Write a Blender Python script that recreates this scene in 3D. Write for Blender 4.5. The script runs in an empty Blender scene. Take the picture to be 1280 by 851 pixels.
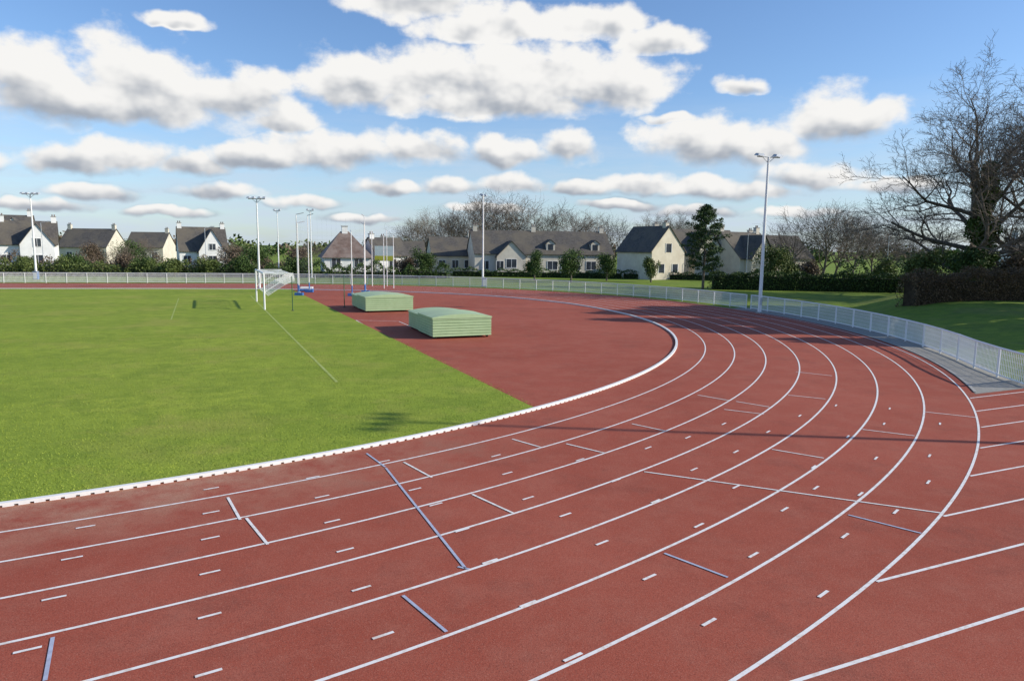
import bpy, bmesh, math, random, sys
import numpy as np
from mathutils import Vector, Matrix
random.seed(7); np.random.seed(7)
C=bpy.context; D=bpy.data
scn=C.scene
col=scn.collection
# ------------------------------------------------------------------ materials
MATS={}
def rgba(c): return (c[0],c[1],c[2],1.0)
def new_mat(name):
    m=D.materials.new(name); m.use_nodes=True
    nt=m.node_tree; b=nt.nodes["Principled BSDF"]
    return m,nt,b
def noise_mat(name,c1,c2,scale=5,rough=.7,detail=6,bump=0,bscale=None,metal=0,c3=None,scale3=.3,coord="Object",spec=.3,lo=.35,hi=.65):
    if name in MATS: return MATS[name]
    m,nt,b=new_mat(name); N=nt.nodes; L=nt.links
    tc=N.new("ShaderNodeTexCoord")
    n=N.new("ShaderNodeTexNoise"); n.inputs["Scale"].default_value=scale; n.inputs["Detail"].default_value=detail; n.inputs["Roughness"].default_value=.65
    L.new(tc.outputs[coord],n.inputs["Vector"])
    r=N.new("ShaderNodeValToRGB"); r.color_ramp.elements[0].position=lo; r.color_ramp.elements[1].position=hi
    r.color_ramp.elements[0].color=rgba(c1); r.color_ramp.elements[1].color=rgba(c2)
    L.new(n.outputs["Fac"],r.inputs["Fac"]); out=r.outputs["Color"]
    if c3:
        n3=N.new("ShaderNodeTexNoise"); n3.inputs["Scale"].default_value=scale3; n3.inputs["Detail"].default_value=4
        L.new(tc.outputs[coord],n3.inputs["Vector"])
        rr=N.new("ShaderNodeMapRange"); rr.inputs["From Min"].default_value=.42; rr.inputs["From Max"].default_value=.65; rr.inputs["To Max"].default_value=.8
        L.new(n3.outputs["Fac"],rr.inputs["Value"])
        mx=N.new("ShaderNodeMix"); mx.data_type='RGBA'; L.new(rr.outputs["Result"],mx.inputs["Factor"])
        L.new(out,mx.inputs["A"]); mx.inputs["B"].default_value=rgba(c3); out=mx.outputs["Result"]
    L.new(out,b.inputs["Base Color"])
    b.inputs["Roughness"].default_value=rough; b.inputs["Metallic"].default_value=metal
    b.inputs["Specular IOR Level"].default_value=spec
    if bump:
        nb=N.new("ShaderNodeTexNoise"); nb.inputs["Scale"].default_value=bscale or scale*4; nb.inputs["Detail"].default_value=3
        L.new(tc.outputs[coord],nb.inputs["Vector"])
        bp=N.new("ShaderNodeBump"); bp.inputs["Strength"].default_value=bump; bp.inputs["Distance"].default_value=.02
        L.new(nb.outputs["Fac"],bp.inputs["Height"]); L.new(bp.outputs["Normal"],b.inputs["Normal"])
    MATS[name]=m
    return m
def leaf_mat(name,c1,c2,rough=.6):
    if name in MATS: return MATS[name]
    m,nt,b=new_mat(name); N=nt.nodes; L=nt.links
    g=N.new("ShaderNodeNewGeometry")
    n=N.new("ShaderNodeTexNoise"); n.inputs["Scale"].default_value=1.3; n.inputs["Detail"].default_value=1
    L.new(g.outputs["Position"],n.inputs["Vector"])
    ad=N.new("ShaderNodeMath"); ad.operation='MULTIPLY_ADD'; ad.inputs[1].default_value=.5
    L.new(g.outputs["Random Per Island"],ad.inputs[0]); 
    n2=N.new("ShaderNodeMath"); n2.operation='SUBTRACT'; L.new(n.outputs["Fac"],n2.inputs[0]); n2.inputs[1].default_value=.22
    L.new(n2.outputs[0],ad.inputs[2])
    r=N.new("ShaderNodeValToRGB"); r.color_ramp.elements[0].color=rgba(c1); r.color_ramp.elements[1].color=rgba(c2)
    r.color_ramp.elements[0].position=.1; r.color_ramp.elements[1].position=.9
    L.new(ad.outputs[0],r.inputs["Fac"]); L.new(r.outputs["Color"],b.inputs["Base Color"])
    b.inputs["Roughness"].default_value=rough; b.inputs["Specular IOR Level"].default_value=.2
    MATS[name]=m
    return m
M_white=noise_mat("white_painted_metal",(.80,.79,.77),(.87,.86,.84),scale=2,rough=.45)
M_galv=noise_mat("galvanised_steel",(.42,.44,.46),(.60,.62,.63),scale=3,rough=.4,metal=.2)
M_dark=noise_mat("dark_metal",(.03,.03,.035),(.06,.06,.06),scale=5,rough=.5)
M_glass=noise_mat("window_glass",(.02,.025,.03),(.06,.07,.09),scale=.6,rough=.12,spec=.6)
M_slate=noise_mat("slate_roof",(.075,.068,.062),(.125,.115,.105),scale=3,rough=.75,bump=.3,bscale=14,c3=(.15,.13,.10),scale3=.5,spec=.15)
M_brownroof=noise_mat("brown_roof",(.12,.08,.065),(.20,.14,.115),scale=2,rough=.7,c3=(.25,.20,.175),scale3=.6)
M_render=noise_mat("white_render",(.74,.73,.70),(.85,.84,.81),scale=.8,rough=.85)
M_cream=noise_mat("cream_render",(.60,.53,.41),(.72,.65,.52),scale=.8,rough=.85)
M_beige=noise_mat("beige_render",(.54,.49,.41),(.66,.61,.51),scale=.8,rough=.85)
M_concrete=noise_mat("concrete",(.30,.29,.27),(.42,.41,.38),scale=4,rough=.9,bump=.2)
M_bark=noise_mat("bark",(.075,.062,.05),(.19,.16,.13),scale=6,rough=.9,bump=.4,bscale=25)
M_twig=noise_mat("twig",(.12,.098,.08),(.24,.195,.155),scale=3,rough=.9)
M_leaf_dark=leaf_mat("evergreen_leaf",(.018,.038,.011),(.10,.155,.04))
M_leaf_mid=leaf_mat("shrub_leaf",(.04,.06,.016),(.16,.20,.055))
M_leaf_pine=leaf_mat("pine_needles",(.018,.04,.015),(.09,.14,.045))
M_leaf_brown=leaf_mat("beech_hedge_leaf",(.06,.042,.022),(.23,.15,.085))
M_leaf_bush=leaf_mat("bare_bush_twigs",(.07,.052,.036),(.21,.155,.105))
M_ivy=leaf_mat("ivy_leaf",(.025,.05,.012),(.13,.19,.045))
M_green=noise_mat("pale_green_panel",(.38,.51,.28),(.44,.57,.33),scale=1.3,rough=.45,c3=(.35,.46,.27),scale3=.7)
M_greend=noise_mat("pale_green_panel_end",(.38,.52,.28),(.44,.58,.33),scale=2,rough=.5)
M_greenseam=noise_mat("green_panel_seam",(.24,.35,.18),(.28,.40,.21),scale=2,rough=.5)
M_blue=noise_mat("blue_vinyl",(.04,.13,.40),(.07,.21,.52),scale=2,rough=.5)
M_yellow=noise_mat("yellow_board",(.65,.55,.05),(.75,.65,.08),scale=2,rough=.5)
M_rubber=noise_mat("rubber",(.02,.02,.02),(.04,.04,.04),scale=5,rough=.8)
M_netgreen=noise_mat("green_net",(.04,.10,.05),(.07,.15,.07),scale=2,rough=.8)
M_cord=noise_mat("grey_net_cord",(.16,.17,.17),(.24,.25,.25),scale=2,rough=.8)
M_lamp=noise_mat("lamp_glass",(.45,.47,.5),(.6,.62,.65),scale=2,rough=.2)

# ------------------------------------------------------------------ mesh builder
class MB:
    def __init__(s): s.v=[];s.f=[];s.m=[];s.mats=[]
    def mi(s,mat):
        if mat not in s.mats: s.mats.append(mat)
        return s.mats.index(mat)
    def quad(s,pts,mat):
        b=len(s.v); s.v+= [tuple(p) for p in pts]; s.f.append(tuple(range(b,b+len(pts)))); s.m.append(s.mi(mat))
    def box(s,x0,x1,y0,y1,z0,z1,mat):
        b=len(s.v)
        s.v+=[(x0,y0,z0),(x1,y0,z0),(x1,y1,z0),(x0,y1,z0),(x0,y0,z1),(x1,y0,z1),(x1,y1,z1),(x0,y1,z1)]
        for f in [(0,3,2,1),(4,5,6,7),(0,1,5,4),(1,2,6,5),(2,3,7,6),(3,0,4,7)]:
            s.f.append(tuple(b+i for i in f)); s.m.append(s.mi(mat))
    def tube(s,p0,p1,r0,r1,n,mat,cap=False):
        p0=Vector(p0);p1=Vector(p1); d=(p1-p0)
        if d.length<1e-6: return
        d.normalize()
        a=d.orthogonal().normalized(); c=d.cross(a)
        b=len(s.v)
        for p,r in ((p0,r0),(p1,r1)):
            for i in range(n):
                t=2*math.pi*i/n
                s.v.append(tuple(p+a*(r*math.cos(t))+c*(r*math.sin(t))))
        k=s.mi(mat)
        for i in range(n):
            j=(i+1)%n
            s.f.append((b+i,b+j,b+n+j,b+n+i)); s.m.append(k)
        if cap:
            s.f.append(tuple(b+n+i for i in range(n))); s.m.append(k)
            s.f.append(tuple(b+i for i in reversed(range(n)))); s.m.append(k)
    def mesh(s,name,smooth=False):
        me=D.meshes.new(name); me.from_pydata(s.v,[],s.f); 
        for m in s.mats: me.materials.append(m)
        me.polygons.foreach_set("material_index",s.m)
        if smooth: me.polygons.foreach_set("use_smooth",[True]*len(s.f))
        me.update(); return me
    def obj(s,name,parent=None,smooth=False):
        o=D.objects.new(name,s.mesh(name,smooth)); col.objects.link(o)
        if parent: o.parent=parent
        return o
def empty(name,loc=(0,0,0),rz=0,label=None,category=None,group=None):
    o=D.objects.new(name,None); o.empty_display_size=.3; col.objects.link(o)
    o.location=loc; o.rotation_euler=(0,0,rz)
    tag(o,label,category,group); return o
def tag(o,label=None,category=None,group=None,kind=None):
    if label:o["label"]=label
    if category:o["category"]=category
    if group:o["group"]=group
    if kind:o["kind"]=kind
def copy_thing(root,loc,rz=0,sc=1,label=None):
    n=root.copy(); col.objects.link(n); n.location=loc; n.rotation_euler=(0,0,rz)
    n.scale=(sc,sc,sc) if not isinstance(sc,tuple) else sc
    if label:n["label"]=label
    for c in [c for c in D.objects if c.parent==root]:
        k=c.copy(); col.objects.link(k); k.parent=n
    return n
def sheet(name,pts,z,mat,kind="structure"):
    bm=bmesh.new(); vs=[bm.verts.new((p[0],p[1],z)) for p in pts]
    f=bm.faces.new(vs); bmesh.ops.triangulate(bm,faces=[f])
    bmesh.ops.recalc_face_normals(bm,faces=bm.faces)
    for f in bm.faces:
        if f.normal.z<0: f.normal_flip()
    me=D.meshes.new(name); bm.to_mesh(me); bm.free(); me.materials.append(mat)
    o=D.objects.new(name,me); col.objects.link(o); o["kind"]=kind; return o

# ------------------------------------------------------------------ track geometry
CX,CY,PHI=-28.932,43.864,0.417
def kerb_pt(a):
    c2,s2,c3,s3=.135,-3.052,.655,.507
    s=36.667+c2*math.cos(2*a)+s2*math.sin(2*a)+c3*math.cos(3*a)+s3*math.sin(3*a)
    ds=-2*c2*math.sin(2*a)+2*s2*math.cos(2*a)-3*c3*math.sin(3*a)+3*s3*math.cos(3*a)
    return np.array([CX+s*math.cos(a)-ds*math.sin(a), CY+s*math.sin(a)+ds*math.cos(a)])
TD=np.array([math.cos(PHI),math.sin(PHI)]); ND=np.array([math.sin(PHI),-math.cos(PHI)])
A0=PHI-math.pi/2
P0=kerb_pt(A0)
pts=[P0-TD*t for t in np.arange(70,0,-1.0)]
pts+=[kerb_pt(a) for a in np.arange(A0,math.radians(36),.01)]
ctrl=[pts[-1],(-2.2,63.4),(-6.6,65.9),(-14,68.1),(-22,68.7),(-30,68.0),(-47,64.5),(-90,55)]
for i in range(len(ctrl)-1):
    a=np.array(ctrl[i]);b=np.array(ctrl[i+1]);n=max(2,int(np.linalg.norm(b-a)/.5))
    pts+=[a+(b-a)*j/n for j in range(1,n+1)]
pts=np.array(pts)
seg=np.r_[0,np.cumsum(np.linalg.norm(np.diff(pts,axis=0),axis=1))]
ss=np.arange(0,seg[-1],.4)
K=np.stack([np.interp(ss,seg,pts[:,0]),np.interp(ss,seg,pts[:,1])],1)
far0=int(np.argmin(np.abs(ss-seg[70+len(np.arange(A0,math.radians(36),.01))])))
for it in range(260):
    Q=K.copy(); Q[1:-1]=(K[:-2]+2*K[1:-1]+K[2:])/4
    lo=far0-15
    K[lo:]=Q[lo:]
    if it<6:K=Q
T=np.gradient(K,axis=0); T/=np.linalg.norm(T,axis=1)[:,None]
NN=np.stack([T[:,1],-T[:,0]],1)   # outward
for it in range(10):
    NN[1:-1]=(NN[:-2]+2*NN[1:-1]+NN[2:])/4
NN/=np.linalg.norm(NN,axis=1)[:,None]
def off(k): return K+NN*k
LN=1.22
def ribbon(mb,P,w,z,mat):
    P=np.array(P); t=np.gradient(P,axis=0); t/=np.linalg.norm(t,axis=1)[:,None]
    n=np.stack([t[:,1],-t[:,0]],1)*w/2
    A=P+n;B=P-n; b=len(mb.v); k=mb.mi(mat)
    for i in range(len(P)): mb.v.append((A[i,0],A[i,1],z)); mb.v.append((B[i,0],B[i,1],z))
    for i in range(len(P)-1):
        mb.f.append((b+2*i,b+2*i+2,b+2*i+3,b+2*i+1)); mb.m.append(k)

class SH:
    def __init__(s,name):
        s.m,s.nt,s.b=new_mat(name); s.N=s.nt.nodes; s.L=s.nt.links
        s.g=s.N.new("ShaderNodeNewGeometry")
    def noise(s,sc,det=5,ro=.6):
        n=s.N.new("ShaderNodeTexNoise");n.inputs["Scale"].default_value=sc;n.inputs["Detail"].default_value=det;n.inputs["Roughness"].default_value=ro
        s.L.new(s.g.outputs["Position"],n.inputs["Vector"]);return n.outputs["Fac"]
    def mr(s,v,a,c,t0=0,t1=1):
        r=s.N.new("ShaderNodeMapRange");r.inputs["From Min"].default_value=a;r.inputs["From Max"].default_value=c;r.inputs["To Min"].default_value=t0;r.inputs["To Max"].default_value=t1
        s.L.new(v,r.inputs["Value"]);return r.outputs["Result"]
    def mul(s,a,b):
        r=s.N.new("ShaderNodeMath");r.operation='MULTIPLY';s.L.new(a,r.inputs[0]);s.L.new(b,r.inputs[1]);return r.outputs[0]
    def mix(s,f,A,B):
        x=s.N.new("ShaderNodeMix");x.data_type='RGBA';s.L.new(f,x.inputs["Factor"])
        for k,v in (("A",A),("B",B)):
            if isinstance(v,tuple): x.inputs[k].default_value=rgba(v)
            else: s.L.new(v,x.inputs[k])
        return x.outputs["Result"]
    def bands(s,dirx,diry,width):
        sp=s.N.new("ShaderNodeVectorMath");sp.operation='DOT_PRODUCT';s.L.new(s.g.outputs["Position"],sp.inputs[0]);sp.inputs[1].default_value=(dirx/width*math.pi,diry/width*math.pi,0)
        r=s.N.new("ShaderNodeMath");r.operation='SINE';s.L.new(sp.outputs["Value"],r.inputs[0]);return r.outputs[0]
    def bump(s,v,st,di):
        bp=s.N.new("ShaderNodeBump");bp.inputs["Strength"].default_value=st;bp.inputs["Distance"].default_value=di
        s.L.new(v,bp.inputs["Height"]);s.L.new(bp.outputs["Normal"],s.b.inputs["Normal"])
def grass_mat(name,base,light,dark,soil,fine=60,mow=False):
    s=SH(name)
    c=s.mix(s.mr(s.noise(.12,4),.38,.62),base,light)
    if mow: c=s.mix(s.mr(s.bands(ND[0],ND[1],3.2),-.25,.25,0,.22),c,dark)
    c=s.mix(s.mr(s.noise(1.4,6,.7),.40,.70,0,.8),c,dark)
    c=s.mix(s.mr(s.noise(fine*.25,3),.4,.7,0,.5),c,dark)
    c=s.mix(s.mr(s.noise(.5,8,.75),.54,.72,0,.6),c,soil)
    c=s.mix(s.mr(s.noise(.22,3,.6),.52,.68,0,.45),c,soil)
    c=s.mix(s.mr(s.noise(.35,5,.6),.53,.66,0,.5),c,dark)
    s.L.new(c,s.b.inputs["Base Color"]);s.b.inputs["Roughness"].default_value=.9;s.b.inputs["Specular IOR Level"].default_value=.1
    s.bump(s.noise(fine*.3,3,.7),.6,.05)
    MATS[name]=s.m;return s.m
M_grass=grass_mat("pitch_grass",(.275,.35,.042),(.335,.395,.052),(.17,.24,.03),(.36,.33,.08),mow=True)
M_lawn=grass_mat("lawn_grass",(.20,.28,.04),(.25,.32,.05),(.11,.17,.03),(.22,.21,.08))
def track_mat():
    s=SH("red_track_surface")
    c=s.mix(s.mr(s.noise(.15,5),.38,.62),(.335,.074,.044),(.39,.096,.06))
    c=s.mix(s.mr(s.noise(1.1,8,.7),.45,.75,0,.5),c,(.42,.16,.11))
    c=s.mix(s.mr(s.noise(.45,9,.8),.52,.72,0,.7),c,(.20,.065,.045))
    c=s.mix(s.mr(s.noise(2.6,8,.8),.58,.74,0,.45),c,(.17,.052,.038))
    # dust blown off the inside kerb in the first lanes
    vd=s.N.new("ShaderNodeVectorMath");vd.operation='DISTANCE';s.L.new(s.g.outputs["Position"],vd.inputs[0]);vd.inputs[1].default_value=(CX,CY,0)
    sy=s.N.new("ShaderNodeSeparateXYZ");s.L.new(s.g.outputs["Position"],sy.inputs[0])
    band=s.mul(s.mr(vd.outputs["Value"],41.6,38.8),s.mr(sy.outputs[1],17,13))
    c=s.mix(s.mul(band,s.mr(s.noise(.9,7,.75),.38,.62,0,.8)),c,(.50,.30,.20))
    c=s.mix(s.mr(s.noise(60,2),.48,.68,0,.6),c,(.15,.038,.027))
    c=s.mix(s.mr(s.noise(75,2),.55,.72,0,.5),c,(.54,.25,.18))
    s.L.new(c,s.b.inputs["Base Color"]);s.b.inputs["Roughness"].default_value=.88;s.b.inputs["Specular IOR Level"].default_value=.15
    s.bump(s.noise(80,3,.7),.35,.012)
    return s.m
M_track=track_mat()
M_line=noise_mat("white_line_paint",(.66,.58,.52),(.80,.77,.74),scale=9,rough=.7,lo=.38,hi=.5)
M_blueline=noise_mat("blue_line_paint",(.34,.36,.46),(.46,.50,.62),scale=9,rough=.7)
M_asph=noise_mat("path_asphalt",(.24,.23,.20),(.34,.325,.295),scale=8,rough=.95,bump=.3,bscale=60)
M_road=noise_mat("road_asphalt",(.05,.05,.05),(.07,.07,.07),scale=4,rough=.9)
M_kerb=noise_mat("white_kerb_paint",(.74,.73,.70),(.83,.82,.80),scale=5,rough=.6)

mb=MB(); mb.quad([(-1500,-400,0),(1500,-400,0),(1500,2500,0),(-1500,2500,0)],M_lawn)
o=mb.obj("ground"); o["kind"]="structure"

OUT=off(10.05)
def outside(P,k):
    d=np.linalg.norm(K-P,axis=1);i=d.argmin()
    return np.dot(P-K[i],NN[i])>k
def cross_t(kline,koff):
    for t in np.arange(2,70,.05):
        P=P0+ND*kline+TD*t
        if outside(P,koff): return t
    return 70
tJ=cross_t(-.35,10.05); PJ=P0-ND*.35+TD*tJ
iJ=np.linalg.norm(OUT-PJ,axis=1).argmin()
poly=[tuple(p) for p in OUT[::-1][:len(OUT)-iJ:2]]
poly+= [tuple(PJ),tuple(P0-ND*.35+TD*130),tuple(P0+ND*11.6+TD*130),tuple(P0+ND*11.6-TD*70)]
sheet("running_track",poly,.004,M_track)
sheet("stand_apron",[tuple(P0+ND*11.6+TD*130),tuple(P0+ND*30+TD*130),tuple(P0+ND*30-TD*70),tuple(P0+ND*11.6-TD*70)],.006,M_asph)
mk=MB(); ZL=.009
for k in range(1,9): ribbon(mk,off(k*LN),.05,ZL,M_line)
for k in range(0,9):
    t=cross_t(k*LN,8*LN+.03) if k<8 else 12
    P=[P0+ND*k*LN+TD*tt for tt in np.linspace(t,130,120)]
    ribbon(mk,P,.05,ZL+.0005*k if k==8 else ZL,M_line)
o=mk.obj("lane_markings"); o["kind"]="structure"
def nums(s,n):
    return [tuple(float(x) for x in q.split(",")) for q in s.split(";")]
WLw=nums("-4.92,11.73,-4.32,10.74;-4.25,10.81,-3.56,9.82;-2.18,13.85,-1.50,12.92;-0.68,12.03,0.06,11.15;0.03,15.69,0.70,15.01;1.25,15.35,2.05,14.64;3.05,17.23,3.75,16.57;5.65,20.84,6.39,20.10;6.55,20.00,7.28,19.32;5.89,18.96,6.81,18.44;5.80,15.10,6.68,14.48;8.72,16.95,9.70,16.40;8.45,21.00,9.37,20.49;2.65,13.42,7.35,11.38;11.42,18.96,12.47,18.37;10.35,25.14,11.33,24.40",4)
BLw=nums("-3.06,14.43,-2.50,13.52;-2.48,13.47,-0.60,9.12;-1.34,8.35,-0.71,7.52;2.25,9.68,2.95,8.95;5.67,11.26,6.47,10.52;-5.09,7.31,-4.66,6.53;-0.71,9.17,-0.55,9.10",4)
DSw=nums("-6.58,10.38;-6.11,9.29;-5.64,8.18;-5.20,7.06;-4.91,11.03;-4.49,10.02;-4.02,8.91;-3.55,7.81;-3.08,6.69;-5.39,12.16;-3.75,12.84;-3.30,11.82;-2.84,10.72;-2.38,9.66;-1.90,8.52;-1.42,7.43;-1.27,11.51;-0.74,10.43;-0.27,9.35;0.24,8.18;0.70,7.05;-2.59,13.89;-1.73,12.25;-0.06,13.22;-0.31,14.37;4.69,11.48;2.38,7.80;4.05,8.52;5.21,10.39;6.38,12.28;3.54,9.66;1.89,8.93;1.39,10.02;0.92,11.11;3.03,10.73;2.55,11.79;2.01,12.87;1.45,14.16;4.21,12.59;8.03,12.99;7.81,14.52;9.09,14.75;9.57,17.54;10.65,19.30;11.05,17.62;8.03,16.25;6.20,13.86;3.69,13.61;4.93,14.88;3.05,15.10;4.16,16.01;6.26,16.61;5.40,17.34;7.72,18.31;9.29,19.63;0.32,11.87;6.56,11.43;5.70,12.59",2)
mk=MB()
for a,b,c,d in WLw: ribbon(mk,[(a,b),((a+c)/2,(b+d)/2),(c,d)],.045,ZL+.004,M_line)
for a,b,c,d in BLw: ribbon(mk,[(a,b),((a+c)/2,(b+d)/2),(c,d)],.042,ZL+.0045,M_blueline)
for x,y in DSw:
    i=np.linalg.norm(K-np.array((x,y)),axis=1).argmin(); t=T[i]*.13
    ribbon(mk,[(x-t[0],y-t[1]),(x,y),(x+t[0],y+t[1])],.045,ZL+.005,M_line)
o=mk.obj("lane_dashes"); o["kind"]="structure"

# infield grass
E0=np.array((.8,18.9)); ED=np.array((-.407,.9134))
cr=(K[:,0]-E0[0])*ED[1]-(K[:,1]-E0[1])*ED[0]
sg=np.where(np.diff(np.sign(cr))!=0)[0]
iA,iB=sg[0],sg[-1]
G=off(-.06)
gp=[tuple(p) for p in G[:iA+1:2]]+[tuple(G[iA])]+[tuple(G[iB+1])]+[tuple(p) for p in G[iB+2::2]]
gp=gp if gp[-1]!=gp[0] else gp[:-1]
sheet("infield_grass",gp,.018,M_grass)
M_pitchline=noise_mat("faded_pitch_line",(.28,.355,.06),(.38,.43,.14),scale=2,rough=.9)
mk=MB()
ribbon(mk,[(-16.6+ -.407*t,46.8+.9134*t) for t in np.linspace(-27,14,30)],.09,.024,M_pitchline)
ribbon(mk,[(-16.6-TD[0]*5.5+ -.407*t,46.8-TD[1]*5.5+.9134*t) for t in np.linspace(-5,12,10)],.07,.025,M_pitchline)
o=mk.obj("pitch_markings"); o["kind"]="structure"
mk=MB()
for s in [(-6.6,40.6,-9.2,41.0),(-6.6,40.6,-5.6,38.2),(-9.2,41.0,-8.2,38.6)]:
    ribbon(mk,[(s[0],s[1]),((s[0]+s[2])/2,(s[1]+s[3])/2),(s[2],s[3])],.05,.012,M_line)
o=mk.obj("fan_zone_markings"); o["kind"]="structure"

# grass bank rising to the brown hedge
def smooth(t): t=np.clip(t,0,1); return t*t*(3-2*t)
xs=np.arange(20,72,1.0); ys=np.arange(20,70,1.0)
mb=MB(); k=mb.mi(M_lawn)
Kb=K[::3];Nb=NN[::3]
for y in ys:
    for x in xs:
        p=np.array((x,y)); i=((Kb-p)**2).sum(1).argmin(); d=np.dot(p-Kb[i],Nb[i]); n=-np.dot(p-P0,ND)
        z=.95*smooth((d-13)/11)*smooth((n-2.5)/7)*smooth((x-.47*y)/6)*smooth((68-y)/10)
        mb.v.append((x,y,-.03+z+ (.03*math.sin(x*.7)*math.sin(y*.6) if z>.2 else 0)))
nx=len(xs)
for j in range(len(ys)-1):
    for i in range(nx-1):
        a=j*nx+i; mb.f.append((a,a+1,a+nx+1,a+nx)); mb.m.append(k)
o=mb.obj("grass_bank",None,True); o["kind"]="structure"

# kerb
kb=MB(); W=.1
A=off(0.0);Bk=off(-W)
b=len(kb.v);k=kb.mi(M_kerb)
for i in range(len(K)):
    for P in (A[i],Bk[i]):
        kb.v.append((P[0],P[1],.035));kb.v.append((P[0],P[1],.075))
for i in range(len(K)-1):
    q=b+4*i
    for f in [(q,q+4,q+5,q+1),(q+1,q+5,q+7,q+3),(q+3,q+7,q+6,q+2),(q+2,q+6,q+4,q)]:
        kb.f.append(f);kb.m.append(k)
cum=np.r_[0,np.cumsum(np.linalg.norm(np.diff(K,axis=0),axis=1))]
for s in np.arange(30,cum[-1]-30,.22):
    x=np.interp(s,cum,A[:,0]);y=np.interp(s,cum,A[:,1])
    i=min(len(K)-1,int(np.searchsorted(cum,s)));t=T[i];n=NN[i]
    p=np.array((x,y));q=[p-n*.003-t*.08,p-n*.003+t*.08,p-n*(W-.003)+t*.08,p-n*(W-.003)-t*.08]
    b=len(kb.v)
    for z in (0.004,.035):
        for r in q: kb.v.append((r[0],r[1],z))
    for f in [(0,1,5,4),(1,2,6,5),(2,3,7,6),(3,0,4,7)]:
        kb.f.append(tuple(b+j for j in f));kb.m.append(k)
o=kb.obj("kerb"); o["kind"]="structure"

# path along the fence
i1=int(np.argmin(np.linalg.norm(off(11)-np.array((14.5,53)),axis=1)))
PO=off(11.7);PI=off(10.05)
CN=np.array((16.95,22.6))
path=[tuple(p) for p in PI[iJ:i1:2]]+[tuple(p) for p in PO[:i1:2][::-1] if p[1]>24.5 and p[0]>8]+[(CN[0]+.3,CN[1]+.5),tuple(P0-ND*1.3+TD*130),tuple(P0-ND*.35+TD*130),tuple(PJ)]
sheet("footpath",path,.008,M_asph)
mk=MB(); ribbon(mk,np.vstack([off(10.1)[iJ:i1]]),.1,.03,M_concrete)
o=mk.obj("path_edging"); o["kind"]="structure"

# fence
def make_fence(name,line,label,wr=.011,hgt=1.05):
    line=np.array(line); cs=np.r_[0,np.cumsum(np.linalg.norm(np.diff(line,axis=0),axis=1))]
    base=empty(name,(line[0][0],line[0][1],0),0,label,"fence","white railings round the track")
    ox,oy=line[0]
    def at(s): return np.array((np.interp(s,cs,line[:,0])-ox,np.interp(s,cs,line[:,1])-oy))
    n=int(cs[-1]/2.0)
    P=[at(i*2.0) for i in range(n+1)]
    for i,p in enumerate(P[:98]):
        if i==0:
            m=MB(); m.tube((0,0,0),(0,0,hgt+.03),.038,.038,8,M_white,True); pm=m.mesh("post")
        q=D.objects.new("post",pm); col.objects.link(q); q.parent=base; q.location=(p[0],p[1],0)
    r=MB()
    for a,b in zip(P[:-1],P[1:]): r.tube((a[0],a[1],hgt),(b[0],b[1],hgt),.038,.038,8,M_white)
    r.obj("top_rail",base)
    r=MB()
    for a,b in zip(P[:-1],P[1:]): r.tube((a[0],a[1],.1),(b[0],b[1],.1),.028,.028,6,M_white)
    r.obj("bottom_rail",base)
    r=MB()
    for a,b in zip(P[:-1],P[1:]):
        for z in (.3,.5,.7,.88):
            r.tube((a[0],a[1],z),(b[0],b[1],z),wr*.6,wr*.6,3,M_white)
        for j in range(1,18):
            c=a+(b-a)*j/18
            r.tube((c[0],c[1],.1),(c[0],c[1],hgt),wr,wr,4,M_white)
    r.obj("mesh_panel",base)
    return base
F=off(11.2)
lineR=[tuple(CN)]+[tuple(p) for p in F[:i1] if p[1]>25.5 and p[0]>8]
make_fence("fence",lineR,"white metal railing with wire mesh beside the footpath",.014)
lineF=[tuple(p) for p in off(11.0)[i1-3:] if p[0]>-75]
make_fence("fence",lineF,"low white railing with wire mesh around the bend",.018)
make_fence("fence",[tuple(CN),tuple(CN+TD*1.2),tuple(CN+TD*30)],"white metal railing along the sprint straight",.014)

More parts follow.
